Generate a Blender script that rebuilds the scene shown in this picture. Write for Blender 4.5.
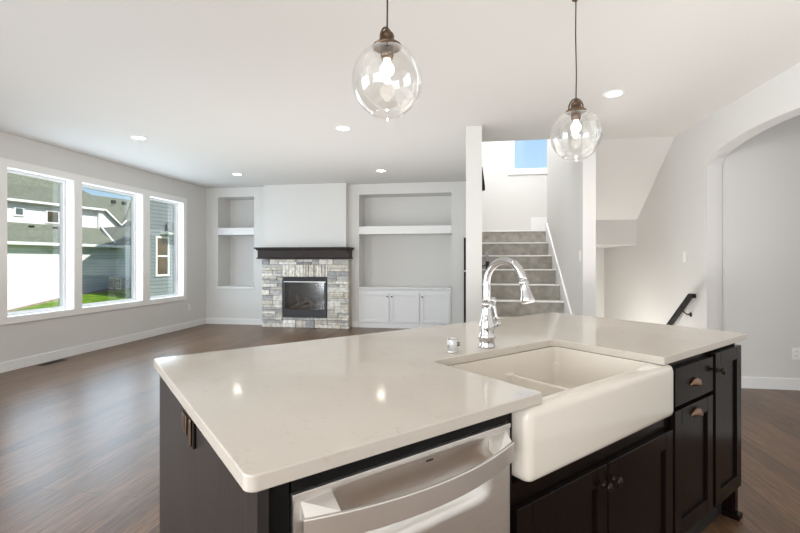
import bpy, bmesh, math, random
from mathutils import Vector, Matrix, Euler
R = math.radians
for o in list(bpy.data.objects): bpy.data.objects.remove(o)
S = bpy.context.scene
COL = S.collection

# ------------------------------------------------------------------ camera
cd = bpy.data.cameras.new('camera'); cam = bpy.data.objects.new('camera', cd); COL.objects.link(cam)
cam.location = (0, 0, 1.273); cam.rotation_euler = (R(90), 0, R(8.7))
cd.sensor_width = 36; cd.lens = 439.5 / 800 * 36; cd.shift_y = -5.6 / 800
cd.clip_start = .02; cd.clip_end = 300
S.camera = cam

# ------------------------------------------------------------------ sky, sun, big lights, exposure
w = bpy.data.worlds.new('sky'); S.world = w; w.use_nodes = True
nt = w.node_tree; nt.nodes.clear()
wo = nt.nodes.new('ShaderNodeOutputWorld'); bg = nt.nodes.new('ShaderNodeBackground'); sk = nt.nodes.new('ShaderNodeTexSky')
sk.sky_type = 'NISHITA'; sk.sun_disc = False; sk.sun_elevation = R(42); sk.sun_rotation = R(60); sk.air_density = 1.0; sk.dust_density = 1.0; sk.ozone_density = 3.5
bg.inputs['Strength'].default_value = .135
nt.links.new(sk.outputs[0], bg.inputs[0]); nt.links.new(bg.outputs[0], wo.inputs[0])

def light(name, typ, loc, energy, color=(1, 1, 1), target=None, **kw):
    d = bpy.data.lights.new(name, typ); d.energy = energy; d.color = color
    for k, v in kw.items(): setattr(d, k, v)
    o = bpy.data.objects.new(name, d); COL.objects.link(o); o.location = loc
    if target is not None:
        o.rotation_euler = (Vector(target) - Vector(loc)).to_track_quat('-Z', 'Y').to_euler()
    return o
light('sun', 'SUN', (20, 10, 30), 4.6, (1, .96, .9), (20 - .932 * 10, 10 + .364 * 10, 20), angle=R(.6))
light('rear_fill', 'AREA', (-1.5, -3.7, 1.35), 112, (.95, .98, 1), (-1.5, 2, 1.35), shape='RECTANGLE', size=4.5, size_y=2.3)  # added area light behind the viewer; no door stands here
light('left_fill', 'AREA', (-5.1, -.6, 1.3), 190, (.88, .95, 1), (0, 0, 1.4), shape='RECTANGLE', size=3.4, size_y=2.2)  # unseen fill from the left, added to reach the right wall; no door modelled
light('dining_fill', 'AREA', (5.2, 1.6, 1.5), 40, (.97, .98, 1), (0, 2.4, 1.3), shape='RECTANGLE', size=3.2, size_y=2.0)  # added light inside the dining side wall, which has no window
for y_, w_ in ((4.74, .86), (5.87, 1.14), (7.04, .88)):              # daylight entering at each of the three windows
    light('window_daylight', 'AREA', (-5.335, y_, 1.49), 15 * w_, (.72, .88, 1), (0, y_, 1.49), shape='RECTANGLE', size=w_ - .06, size_y=1.66)
light('upward_fill_kitchen', 'AREA', (-.6, -1.9, .96), 62, (1, .97, .945), (-.6, -1.899, 2.9), shape='RECTANGLE', size=3.4, size_y=1.8)  # added upward fill for the ceiling, no such lamp in the room
light('upward_fill_living', 'AREA', (-1.9, 4.9, .8), 38, (1, .975, .95), (-1.9, 4.901, 2.9), shape='RECTANGLE', size=3.6, size_y=3.6)  # invisible fill aimed up at the living room ceiling, added for brightness
light('upward_fill_right', 'AREA', (1.3, 2.6, 1.0), 20, (1, .975, .95), (1.3, 2.601, 2.9), shape='RECTANGLE', size=2.2, size_y=4.0)  # third added up-facing fill, over the island, lifts the right side
light('upper_hall_fill', 'AREA', (.8, 7.0, 5.2), 95, (.97, .98, 1), (.8, 7.0, 0), shape='RECTANGLE', size=1.2, size_y=2.0)  # unseen lamp added under the upper ceiling to brighten the stairwell

S.view_settings.view_transform = 'Standard'; S.view_settings.look = 'None'
S.view_settings.gamma = 1; S.view_settings.use_curve_mapping = False
S.view_settings.exposure = .45

# ------------------------------------------------------------------ materials
def mat(name, col, rough=.5, metal=0, spec=.5, coat=0, **kw):
    m = bpy.data.materials.new(name); m.use_nodes = True
    b = m.node_tree.nodes['Principled BSDF']
    b.inputs['Base Color'].default_value = (*col, 1); b.inputs['Roughness'].default_value = rough
    b.inputs['Metallic'].default_value = metal; b.inputs['Specular IOR Level'].default_value = spec
    b.inputs['Coat Weight'].default_value = coat
    for k, v in kw.items(): b.inputs[k].default_value = v
    return m
def nodes(m): return m.node_tree.nodes, m.node_tree.links, m.node_tree.nodes['Principled BSDF']
def noise_vary(m, scale, a, b_, stretch=(1, 1, 1), detail=4, bump=0, rough=None, space='Object', lo=.3, hi=.7, dist=.01):
    n, l, b = nodes(m)
    tc = n.new('ShaderNodeTexCoord'); mp = n.new('ShaderNodeMapping'); mp.inputs['Scale'].default_value = stretch
    nz = n.new('ShaderNodeTexNoise'); nz.inputs['Scale'].default_value = scale; nz.inputs['Detail'].default_value = detail
    cr = n.new('ShaderNodeValToRGB'); cr.color_ramp.elements[0].position = lo; cr.color_ramp.elements[1].position = hi
    cr.color_ramp.elements[0].color = (*a, 1); cr.color_ramp.elements[1].color = (*b_, 1)
    l.new(tc.outputs[space], mp.inputs[0]); l.new(mp.outputs[0], nz.inputs[0]); l.new(nz.outputs[0], cr.inputs[0]); l.new(cr.outputs[0], b.inputs['Base Color'])
    if bump:
        bp = n.new('ShaderNodeBump'); bp.inputs['Strength'].default_value = bump; bp.inputs['Distance'].default_value = dist
        l.new(nz.outputs[0], bp.inputs['Height']); l.new(bp.outputs[0], b.inputs['Normal'])
    return m
M = {}
def paint(name, c, r=.6):
    m = mat(name, c, r, spec=.3)
    return noise_vary(m, 140, tuple(x * .985 for x in c), c, bump=.05, dist=.002)
M['wall'] = paint('greige_wall_paint', (.68, .67, .65))
M['ceiling'] = paint('ceiling_paint', (.68, .665, .645), .7)
M['trim'] = paint('white_trim_paint', (.80, .80, .79), .35)
M['casing'] = paint('warm_white_casing_paint', (.86, .85, .83), .4)
M['jamb'] = paint('white_jamb_vinyl', (.92, .92, .92), .35)
M['cabinet_white'] = paint('white_cabinet_paint', (.80, .80, .80), .35)

m = mat('quartz_counter', (.7, .66, .6), .08, spec=.5)      # pale quartz with faint flecks
n, l, b = nodes(m)
tc = n.new('ShaderNodeTexCoord'); nz = n.new('ShaderNodeTexNoise'); nz.inputs['Scale'].default_value = 26; nz.inputs['Detail'].default_value = 7; nz.inputs['Distortion'].default_value = 1.6
n2 = n.new('ShaderNodeTexNoise'); n2.inputs['Scale'].default_value = 6; n2.inputs['Detail'].default_value = 3
c1 = n.new('ShaderNodeValToRGB'); c1.color_ramp.elements[0].position = .60; c1.color_ramp.elements[1].position = .72
c1.color_ramp.elements[0].color = (0, 0, 0, 1); c1.color_ramp.elements[1].color = (.4, .4, .4, 1)
c2 = n.new('ShaderNodeValToRGB'); c2.color_ramp.elements[0].color = (.535, .49, .435, 1); c2.color_ramp.elements[1].color = (.595, .55, .49, 1)
mx = n.new('ShaderNodeMixRGB'); mx.inputs[2].default_value = (.45, .40, .34, 1)
l.new(tc.outputs['Object'], nz.inputs[0]); l.new(tc.outputs['Object'], n2.inputs[0]); l.new(nz.outputs[0], c1.inputs[0]); l.new(n2.outputs[0], c2.inputs[0])
l.new(c1.outputs[0], mx.inputs[0]); l.new(c2.outputs[0], mx.inputs[1]); l.new(mx.outputs[0], b.inputs['Base Color'])
M['quartz'] = m

m = mat('hardwood_floor', (.1, .07, .05), .32, spec=.4)      # stained oak planks running front to back
n, l, b = nodes(m)
tc = n.new('ShaderNodeTexCoord'); mp = n.new('ShaderNodeMapping'); mp.inputs['Rotation'].default_value = (0, 0, R(90))
br = n.new('ShaderNodeTexBrick'); br.inputs['Scale'].default_value = 1; br.inputs['Brick Width'].default_value = 1.7; br.inputs['Row Height'].default_value = .127
br.inputs['Mortar Size'].default_value = .0012; br.inputs['Mortar Smooth'].default_value = .1; br.inputs['Bias'].default_value = -.1
br.offset = .37; br.offset_frequency = 2
br.inputs['Color1'].default_value = (.175, .100, .056, 1); br.inputs['Color2'].default_value = (.105, .061, .035, 1); br.inputs['Mortar'].default_value = (.03, .02, .014, 1)
l.new(tc.outputs['Object'], mp.inputs[0]); l.new(mp.outputs[0], br.inputs[0])
mg = n.new('ShaderNodeMapping'); mg.inputs['Scale'].default_value = (24, 1.3, 1)
ng = n.new('ShaderNodeTexNoise'); ng.inputs['Scale'].default_value = 3.2; ng.inputs['Detail'].default_value = 8; ng.inputs['Distortion'].default_value = 1.3
l.new(tc.outputs['Object'], mg.inputs[0]); l.new(mg.outputs[0], ng.inputs[0])
cg = n.new('ShaderNodeValToRGB'); cg.color_ramp.elements[0].position = .34; cg.color_ramp.elements[1].position = .66
cg.color_ramp.elements[0].color = (.5, .5, .5, 1); cg.color_ramp.elements[1].color = (1.35, 1.32, 1.28, 1)
l.new(ng.outputs[0], cg.inputs[0])
mx = n.new('ShaderNodeMixRGB'); mx.blend_type = 'MULTIPLY'; mx.inputs[0].default_value = .85
l.new(br.outputs[0], mx.inputs[1]); l.new(cg.outputs[0], mx.inputs[2]); l.new(mx.outputs[0], b.inputs['Base Color'])
bp = n.new('ShaderNodeBump'); bp.inputs['Strength'].default_value = .135; bp.inputs['Distance'].default_value = .004
l.new(ng.outputs[0], bp.inputs['Height']); l.new(bp.outputs[0], b.inputs['Normal'])
M['floor'] = m

M['espresso'] = noise_vary(mat('espresso_stained_wood', (.02, .014, .012), .21, spec=.12), 6, (.005, .003, .0025), (.010, .006, .005), stretch=(9, 9, .8), bump=.05)
M['panel'] = noise_vary(mat('espresso_end_panel_wood', (.03, .02, .018), .36), 6, (.014, .012, .012), (.024, .020, .020), stretch=(9, 9, .8), bump=.05)
M['mantel'] = noise_vary(mat('dark_mantel_wood', (.05, .03, .025), .45, spec=.25), 6, (.018, .011, .0095), (.034, .022, .019), stretch=(1, 9, 9))
M['black'] = mat('black_plastic', (.006, .006, .006), .45, spec=.15)
M['gap'] = mat('dark_cabinet_interior', (.012, .009, .008), .7)
M['bronze'] = noise_vary(mat('oil_rubbed_bronze', (.1, .07, .05), .32, .9), 30, (.10, .068, .045), (.20, .135, .09))
M['dark_bronze'] = mat('dark_bronze', (.035, .025, .02), .35, .8)
M['copper'] = mat('brushed_copper_bronze', (.24, .155, .11), .3, 1)
M['chrome'] = mat('polished_chrome', (.62, .62, .63), .04, 1)
m = mat('brushed_stainless', (.56, .52, .48), .42, 1)
noise_vary(m, 40, (.80, .78, .75), (.86, .84, .81), stretch=(.3, .3, 12), bump=.01)
M['steel'] = m
M['steel_bright'] = mat('stainless_handle', (.90, .88, .85), .40, 1)
M['porcelain'] = mat('fireclay_sink', (.74, .69, .62), .10, spec=.6, coat=.3)
M['plate'] = mat('white_switch_plate', (.82, .82, .8), .35)
M['slot'] = mat('dark_slot', (.03, .03, .03), .5)
M['cord'] = mat('dark_cord', (.03, .022, .018), .5)
M['black_metal'] = mat('matte_black_metal', (.010, .010, .011), .38, spec=.2)
M['firebox'] = mat('firebox_black_metal', (.030, .031, .034), .45)
M['firebox_inside'] = mat('firebox_liner', (.035, .032, .03), .8)
M['log'] = noise_vary(mat('ceramic_log', (.2, .15, .1), .8), 12, (.12, .085, .06), (.34, .27, .2))
M['carpet'] = noise_vary(mat('grey_stair_carpet', (.3, .28, .25), .95, spec=.1), 11, (.33, .31, .275), (.50, .475, .43), detail=9, bump=.4)
M['lit_edge'] = paint('lit_edge_white', (.86, .86, .85), .5)  # white put on tread edges in place of the light they catch
M['grass'] = noise_vary(mat('lawn_grass', (.1, .3, .04), .9, spec=.1), 3, (.07, .15, .01), (.17, .29, .025), detail=9, bump=.5)
M['mulch'] = noise_vary(mat('mulch', (.2, .13, .09), .95, spec=.1), 9, (.12, .085, .065), (.40, .32, .25), detail=8)
M['ac'] = mat('beige_ac_metal', (.62, .59, .50), .5)
M['ac_dark'] = mat('ac_grille', (.12, .12, .10), .6)
M['fascia'] = mat('white_fascia', (.8, .8, .78), .5)
M['nwin'] = mat('neighbour_window_glass', (.10, .13, .13), .06, spec=.9)
M['nblind'] = noise_vary(mat('neighbour_window_dim_glass', (.12, .12, .07), .1, spec=.7), 1.5, (.025, .035, .02), (.10, .06, .03), stretch=(1, 1, 2))

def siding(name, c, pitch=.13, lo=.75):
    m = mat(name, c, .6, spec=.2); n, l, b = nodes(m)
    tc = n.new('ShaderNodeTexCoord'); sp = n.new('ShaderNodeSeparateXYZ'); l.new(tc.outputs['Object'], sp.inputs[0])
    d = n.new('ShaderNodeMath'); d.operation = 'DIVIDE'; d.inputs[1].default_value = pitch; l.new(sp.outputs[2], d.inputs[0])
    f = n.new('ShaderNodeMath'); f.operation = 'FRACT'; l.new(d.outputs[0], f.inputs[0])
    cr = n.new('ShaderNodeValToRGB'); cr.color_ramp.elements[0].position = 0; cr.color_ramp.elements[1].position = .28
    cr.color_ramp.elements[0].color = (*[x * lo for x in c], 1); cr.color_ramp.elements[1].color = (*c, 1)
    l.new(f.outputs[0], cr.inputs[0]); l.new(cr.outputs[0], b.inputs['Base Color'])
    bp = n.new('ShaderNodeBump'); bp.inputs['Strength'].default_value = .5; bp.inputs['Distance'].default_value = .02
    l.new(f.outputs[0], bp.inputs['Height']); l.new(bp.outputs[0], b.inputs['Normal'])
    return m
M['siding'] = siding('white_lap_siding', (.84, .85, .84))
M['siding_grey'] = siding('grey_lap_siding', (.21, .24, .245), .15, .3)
m = noise_vary(mat('grey_green_shingles', (.2, .22, .17), .9, spec=.1), 7, (.115, .13, .095), (.20, .215, .165), detail=10, bump=.3)
M['shingle'] = m
M['shingle_dark'] = noise_vary(mat('dark_shingles', (.1, .12, .11), .9, spec=.1), 7, (.07, .08, .07), (.13, .145, .125), detail=10, bump=.3)  # wing roof's darker tone is its shade put into the colour

def thin_glass(name, tint=(1, 1, 1), refl=(1, 1, 1), rough=0, ior=1.5, rim=0):
    m = bpy.data.materials.new(name); m.use_nodes = True; n = m.node_tree.nodes; l = m.node_tree.links; n.clear()
    o = n.new('ShaderNodeOutputMaterial'); t = n.new('ShaderNodeBsdfTransparent'); g = n.new('ShaderNodeBsdfGlossy'); lw = n.new('ShaderNodeLayerWeight'); pw = n.new('ShaderNodeMath'); pw.operation = 'POWER'; pw.inputs[1].default_value = 3.3; f = n.new('ShaderNodeMapRange'); x = n.new('ShaderNodeMixShader')
    t.inputs[0].default_value = (*tint, 1); g.inputs[0].default_value = (*refl, 1); g.inputs['Roughness'].default_value = rough; lw.inputs['Blend'].default_value = .5
    f.inputs['To Min'].default_value = ((ior - 1) / (ior + 1)) ** 2 * 1.6; f.inputs['To Max'].default_value = rim or .95
    l.new(lw.outputs['Facing'], pw.inputs[0]); l.new(pw.outputs[0], f.inputs[0]); l.new(f.outputs[0], x.inputs[0]); l.new(t.outputs[0], x.inputs[1]); l.new(g.outputs[0], x.inputs[2]); l.new(x.outputs[0], o.inputs[0])
    return m
M['pane'] = thin_glass('window_glass', (.97, .985, .975), ior=1.35)
M['globe'] = thin_glass('clear_globe_glass', (.985, .985, .98), ior=1.48)
M['fireglass'] = thin_glass('firebox_glass', (.75, .75, .76), rough=.12, ior=1.6)
def emit(name, col, s):
    m = bpy.data.materials.new(name); m.use_nodes = True; n = m.node_tree.nodes; l = m.node_tree.links; n.clear()
    o = n.new('ShaderNodeOutputMaterial'); e = n.new('ShaderNodeEmission'); e.inputs[0].default_value = (*col, 1); e.inputs[1].default_value = s
    l.new(e.outputs[0], o.inputs[0]); return m
M['lamp'] = emit('recessed_lamp_glow', (1, .93, .82), 14)
M['filament'] = emit('bulb_filament_glow', (1, .86, .66), 90)
M['bulb'] = emit('lit_bulb_glow', (1, .92, .80), 2.2)
m = mat('ledge_stone', (.6, .56, .5), .85, spec=.2)
n, l, b = nodes(m)
at = n.new('ShaderNodeAttribute'); at.attribute_name = 'stone'; tc = n.new('ShaderNodeTexCoord')
nz = n.new('ShaderNodeTexNoise'); nz.inputs['Scale'].default_value = 16; nz.inputs['Detail'].default_value = 7
cr = n.new('ShaderNodeValToRGB'); cr.color_ramp.elements[0].position = .3; cr.color_ramp.elements[1].position = .65
cr.color_ramp.elements[0].color = (.66, .64, .62, 1); cr.color_ramp.elements[1].color = (1.1, 1.1, 1.1, 1)
mx = n.new('ShaderNodeMixRGB'); mx.blend_type = 'MULTIPLY'; mx.inputs[0].default_value = 1
l.new(tc.outputs['Object'], nz.inputs[0]); l.new(nz.outputs[0], cr.inputs[0]); l.new(at.outputs['Color'], mx.inputs[1]); l.new(cr.outputs[0], mx.inputs[2]); l.new(mx.outputs[0], b.inputs['Base Color'])
bp = n.new('ShaderNodeBump'); bp.inputs['Strength'].default_value = .6; bp.inputs['Distance'].default_value = .01
l.new(nz.outputs[0], bp.inputs['Height']); l.new(bp.outputs[0], b.inputs['Normal'])
M['stone'] = m
M['mortar'] = mat('mortar', (.50, .46, .40), .9)

# ------------------------------------------------------------------ mesh helpers
class MB:
    def __init__(s): s.bm = bmesh.new(); s.lay = s.bm.loops.layers.float_color.new('stone')
    def box(s, x0, x1, y0, y1, z0, z1, bev=0, seg=2, col=None):
        old = set(s.bm.faces) if col is not None else None
        vs = [s.bm.verts.new(p) for p in ((x0, y0, z0), (x1, y0, z0), (x1, y1, z0), (x0, y1, z0), (x0, y0, z1), (x1, y0, z1), (x1, y1, z1), (x0, y1, z1))]
        fs = [s.bm.faces.new([vs[i] for i in f]) for f in ((3, 2, 1, 0), (4, 5, 6, 7), (0, 1, 5, 4), (1, 2, 6, 5), (2, 3, 7, 6), (3, 0, 4, 7))]
        if bev:
            es = list({e for f in fs for e in f.edges})
            fs = fs + bmesh.ops.bevel(s.bm, geom=es, offset=bev, segments=seg, profile=.5, affect='EDGES')['faces']
        if col is not None:
            ly = s.lay
            for f in s.bm.faces:
                if f not in old:
                    for lp in f.loops: lp[ly] = (*col, 1)
        return s
    def prism(s, pts, d, bev=0, seg=2):
        """closed polygon pts (3-D) extruded by vector d"""
        d = Vector(d); a = [s.bm.verts.new(p) for p in pts]; c = [s.bm.verts.new(Vector(p) + d) for p in pts]
        fs = [s.bm.faces.new(a), s.bm.faces.new(c[::-1])]
        N = len(pts)
        for i in range(N): fs.append(s.bm.faces.new((a[i], c[i], c[(i + 1) % N], a[(i + 1) % N])))
        bmesh.ops.recalc_face_normals(s.bm, faces=fs)
        if bev:
            es = list({e for f in fs[:2] for e in f.edges})
            bmesh.ops.bevel(s.bm, geom=es, offset=bev, segments=seg, profile=.5, affect='EDGES')
        return s
    def lathe(s, prof, o=(0, 0, 0), axis='Z', N=32, caps=True, smooth=True):
        o = Vector(o); rings = []
        for r, h in prof:
            ring = []
            for i in range(N):
                a = 2 * math.pi * i / N; c, q = r * math.cos(a), r * math.sin(a)
                p = {'Z': (c, q, h), 'Y': (c, h, q), 'X': (h, c, q)}[axis]
                ring.append(s.bm.verts.new(o + Vector(p)))
            rings.append(ring)
        fs = []
        for a, b in zip(rings, rings[1:]):
            for i in range(N): fs.append(s.bm.faces.new((a[i], a[(i + 1) % N], b[(i + 1) % N], b[i])))
        if caps:
            for ring in (rings[0], rings[-1]): 
                if (ring[0].co - ring[N // 2].co).length > 1e-5: fs.append(s.bm.faces.new(ring))
        if smooth:
            for f in fs: f.smooth = len(f.verts) == 4
        bmesh.ops.recalc_face_normals(s.bm, faces=fs)
        return s
    def tube(s, path, r, N=12, caps=True, flat=None):
        """round tube through points; r number or list"""
        P = [Vector(p) for p in path]; rs = r if isinstance(r, (list, tuple)) else [r] * len(P)
        prev = None; rings = []
        for i, p in enumerate(P):
            t = (P[min(i + 1, len(P) - 1)] - P[max(i - 1, 0)]).normalized()
            if prev is None: u = t.orthogonal().normalized()
            else: u = (prev - prev.dot(t) * t).normalized()
            prev = u; v = t.cross(u)
            rings.append([s.bm.verts.new(p + rs[i] * (u * math.cos(a) + v * math.sin(a))) for a in (2 * math.pi * k / N for k in range(N))])
        fs = []
        for a, b in zip(rings, rings[1:]):
            for k in range(N):
                f = s.bm.faces.new((a[k], a[(k + 1) % N], b[(k + 1) % N], b[k])); f.smooth = True; fs.append(f)
        if caps: fs += [s.bm.faces.new(rings[0]), s.bm.faces.new(rings[-1])]
        bmesh.ops.recalc_face_normals(s.bm, faces=fs)
        return s
    def ball(s, c, r, sc=(1, 1, 1), N=24):
        g = bmesh.ops.create_uvsphere(s.bm, u_segments=N, v_segments=N // 2, radius=r, matrix=Matrix.Translation(c) @ Matrix.Diagonal((*sc, 1)))
        for v in g['verts']:
            for f in v.link_faces: f.smooth = True
        return s
    def quad(s, *pts):
        s.bm.faces.new([s.bm.verts.new(p) for p in pts]); return s
    def build(s, name, material, parent=None, frame=None, mw=None):
        """link as one mesh object. frame: matrix the geometry is written in."""
        me = bpy.data.meshes.new(name)
        if frame is not None: s.bm.transform(frame)
        if parent is not None:
            s.bm.transform(WM[parent.name].inverted())
        s.bm.to_mesh(me); s.bm.free()
        me.materials.append(material)
        o = bpy.data.objects.new(name, me); COL.objects.link(o)
        if parent is not None:
            o.parent = parent; WM[o.name] = WM[parent.name].copy()
        else:
            vs = [v.co for v in me.vertices]
            c = Vector(((min(v.x for v in vs) + max(v.x for v in vs)) / 2, (min(v.y for v in vs) + max(v.y for v in vs)) / 2, min(v.z for v in vs)))
            if frame is None: me.transform(Matrix.Translation(-c)); o.location = c; WM[o.name] = Matrix.Translation(c)
            else:
                rot = frame.to_quaternion().to_matrix().to_4x4(); mm = Matrix.Translation(c) @ rot
                me.transform(mm.inverted()); o.matrix_world = mm; o.location = c; o.rotation_euler = rot.to_euler(); WM[o.name] = mm
        return o
WM = {}
def tag(o, label=None, cat=None, group=None, kind=None):
    if label: o['label'] = label
    if cat: o['category'] = cat
    if group: o['group'] = group
    if kind: o['kind'] = kind
    return o
def thing(name, label, cat, loc, rz=0, group=None, kind=None):
    o = bpy.data.objects.new(name, None); COL.objects.link(o); o.empty_display_size = .05
    o.location = loc; o.rotation_euler = (0, 0, rz); WM[o.name] = Matrix.Translation(loc) @ Matrix.Rotation(rz, 4, 'Z')
    return tag(o, label, cat, group, kind)
def struct(name, mb, m, **kw): return tag(mb.build(name, m, **kw), kind='structure')
def wall_holes(mb, axis, c0, c1, a0, a1, z0, z1, holes):
    """wall slab between c0..c1 on its normal axis, spanning a0..a1, with rectangular holes (a,b,z,Z)"""
    As = sorted({a0, a1, *[h[0] for h in holes], *[h[1] for h in holes]}); Zs = sorted({z0, z1, *[h[2] for h in holes], *[h[3] for h in holes]})
    for i in range(len(As) - 1):
        zz = None
        for j in range(len(Zs) - 1):
            ca, cz = (As[i] + As[i + 1]) / 2, (Zs[j] + Zs[j + 1]) / 2
            solid = not any(h[0] < ca < h[1] and h[2] < cz < h[3] for h in holes)
            if solid: zz = [Zs[j], Zs[j + 1]] if zz is None else [zz[0], Zs[j + 1]]
            if zz and (not solid or j == len(Zs) - 2):
                if axis == 'X': mb.box(c0, c1, As[i], As[i + 1], *zz)
                else: mb.box(As[i], As[i + 1], c0, c1, *zz)
                zz = None
    return mb

# ------------------------------------------------------------------ room constants
XL, YB, H = -5.237, 8.213, 2.743
XS0, XS1 = .158, 1.20          # upward stair between these walls
XR = 2.43                      # right wall
YF = 4.855                     # line of the stair walls' front ends
YE = 8.35                      # stairwell end wall
Z0, RISE, RUN = 1.737, .193, .2625
YL = 6.986                     # landing edge

# floor
mb = MB(); mb.box(-5.4, 5.5, -4, 4.95, -.12, 0); mb.box(-5.4, 1.33, 4.95, 8.25, -.12, 0); mb.box(XR, 5.5, 4.95, 5.1, -.12, 0)
struct('floor', mb, M['floor'])
# ceiling
mb = MB(); mb.box(-5.4, 5.5, -4, 5.526, H, 3.03); mb.box(-5.4, XS0 - .01, 5.526, 8.8, H, 3.03); mb.box(1.33, 5.5, 5.526, 5.63, H, 3.03)
struct('ceiling', mb, M['ceiling'])
# left wall with three windows
WIN = [(4.306, 5.174, .620, 2.360), (5.298, 6.442, .620, 2.360), (6.601, 7.487, .620, 2.360)]
mb = MB(); wall_holes(mb, 'X', -5.42, XL, -4, 8.213, 0, H, WIN); struct('wall_left', mb, M['wall'])
for k, (y0, y1, z0, z1) in enumerate(WIN):
    W = thing('window_%d' % (k + 1), None, None, (XL, (y0 + y1) / 2, z0), kind='structure')
    j = MB(); t = .008                                              # jamb liner
    j.box(-5.42, XL + .004, y0, y0 + t, z0, z1).box(-5.42, XL + .004, y1 - t, y1, z0, z1).box(-5.42, XL + .004, y0 + t, y1 - t, z0, z0 + t).box(-5.42, XL + .004, y0 + t, y1 - t, z1 - t, z1)
    j.build('window_jamb', M['jamb'], W)
    f = MB(); a = .038; x0, x1 = -5.40, -5.345
    Y0, Y1, Q0, Q1 = y0 + t, y1 - t, z0 + t, z1 - t
    f.box(x0, x1, Y0, Y0 + a, Q0, Q1, .004).box(x0, x1, Y1 - a, Y1, Q0, Q1, .004).box(x0, x1, Y0 + a, Y1 - a, Q0, Q0 + a, .004).box(x0, x1, Y0 + a, Y1 - a, Q1 - a, Q1, .004)
    f.build('window_frame', M['jamb'], W)
    g = MB(); g.box(-5.385, -5.381, Y0 + a, Y1 - a, Q0 + a, Q1 - a); g.build('window_pane', M['pane'], W)
# one flat casing round all three windows
mb = MB(); wall_holes(mb, 'X', XL + .0005, XL + .018, 4.215, 7.575, .545, 2.445, WIN); struct('trim_1', mb, M['casing'])

# back wall with the niches
NL = (-4.973, -4.199, .752, 2.555); NR = (-2.052, -.289, .0, 2.545); ND = 8.66
mb = MB(); wall_holes(mb, 'Y', YB, YB + .12, -5.42, -.014, 0, H, [NL, NR])
for (a, b_, c, d) in (NL, NR):
    mb.box(a - .1, b_ + .1, ND, ND + .08, max(c - .1, 0), d + .1)
    mb.box(a - .1, a, YB + .12, ND, max(c - .1, 0), d + .1).box(b_, b_ + .1, YB + .12, ND, max(c - .1, 0), d + .1)
    mb.box(a, b_, YB + .12, ND, d, d + .1)
    if c > .1: mb.box(a, b_, YB + .12, ND, c - .1, c)
struct('wall_back', mb, M['wall'])
mb = MB(); mb.box(-3.895, -2.258, 8.035, YB, 1.5, H); struct('wall_chimney', mb, M['wall'])
tag(MB().box(NL[0] + .001, NL[1] - .001, YB - .004, ND - .001, 1.797, 1.937, .003).build('niche_shelf', M['trim']), 'thick white shelf dividing the tall narrow niche left of the fireplace', 'shelf')
tag(MB().box(NR[0] + .001, NR[1] - .001, YB - .004, ND - .001, 1.785, 1.935, .003).build('niche_shelf', M['trim']), 'long thick white shelf dividing the wide niche right of the fireplace', 'shelf')
tag(MB().box(NL[0] - .02, NL[1] + .02, YB - .022, YB - .0005, .715, .755, .004).box(NL[0] + .001, NL[1] - .001, YB - .0005, ND - .001, .7525, .757).build('niche_sill', M['trim']), 'white sill ledge at the bottom of the narrow left niche', 'sill')

# stair walls: between living room and stair (its end reads as a column), between the two flights, right wall
mb = MB(); mb.box(-.014, XS0, YF, 5.526, 0, H); mb.box(-.014, XS0, 5.526, YE, 0, 5.3); struct('wall_stair_left', mb, M['wall'])
mb = MB(); mb.box(XS1, 1.33, YF, 6.80, -2.6, H); mb.box(XS1, 1.33, 5.526, 6.95, H, 5.3); mb.box(XS1, 1.33, 6.8, 6.95, 1.4, H); struct('wall_stair_middle', mb, M['wall'])
mb = MB(); wall_holes(mb, 'Y', YE, YE + .15, -.014, XR + .14, -2.6, 5.3, [(.83, 1.75, 2.95, 4.2)]); struct('wall_stair_end', mb, M['wall'])
mb = MB(); mb.box(XR, XR + .14, 4.93, 5.526, -2.6, H); mb.box(XR, XR + .14, 5.526, YE, -2.6, 5.3)
# arched opening towards the dining room, in the same wall plane
def arch_z(y):
    return 2.255 + .165 * math.sqrt(max(0, 1 - ((y - 4.03) / .90) ** 2)) if abs(y - 4.03) < .9 else 2.255
ys = [3.13 + 1.8 * i / 28 for i in range(29)]
poly = [(XR, 4.93, H), (XR, 3.13, H)] + [(XR, y, arch_z(y)) for y in ys]
mb.prism(poly, (.14, 0, 0)); mb.box(XR, XR + .14, -4, 3.13, 0, H)
struct('wall_right', mb, M['wall'])
mb = MB(); mb.box(2.575, 5.5, 4.87, 5.0, 0, H); struct('wall_dining', mb, M['wall'])
mb = MB(); mb.box(5.4, 5.55, -4, 5.0, 0, H); struct('wall_dining_side', mb, M['wall'])
mb = MB(); mb.box(-5.42, 5.5, -4.15, -4, 0, H); struct('wall_kitchen', mb, M['wall'])
# roof over the stairwell and closing wall of the upper hall
mb = MB(); mb.box(-.014, XR + .14, 5.4, YE + .15, 5.3, 5.45); struct('ceiling_upper', mb, M['ceiling'])
mb = MB(); mb.box(-.014, XR + .14, 5.40, 5.526, 3.03, 5.3); struct('wall_upper_hall', mb, M['wall'])
# upper flight soffit with its square end
mb = MB(); mb.prism([(1.3305, 5.6305, H - .001), (1.3305, 6.80, 1.873), (1.3305, 6.80, 1.507), (1.3305, YE - .001, 1.507), (1.3305, YE - .001, 1.70), (1.3305, 6.95, 1.70), (1.3305, 6.95, 1.95), (1.3305, 5.6305, 2.93)], (XR - 1.331, 0, 0))
struct('ceiling_soffit', mb, M['wall'])

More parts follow.
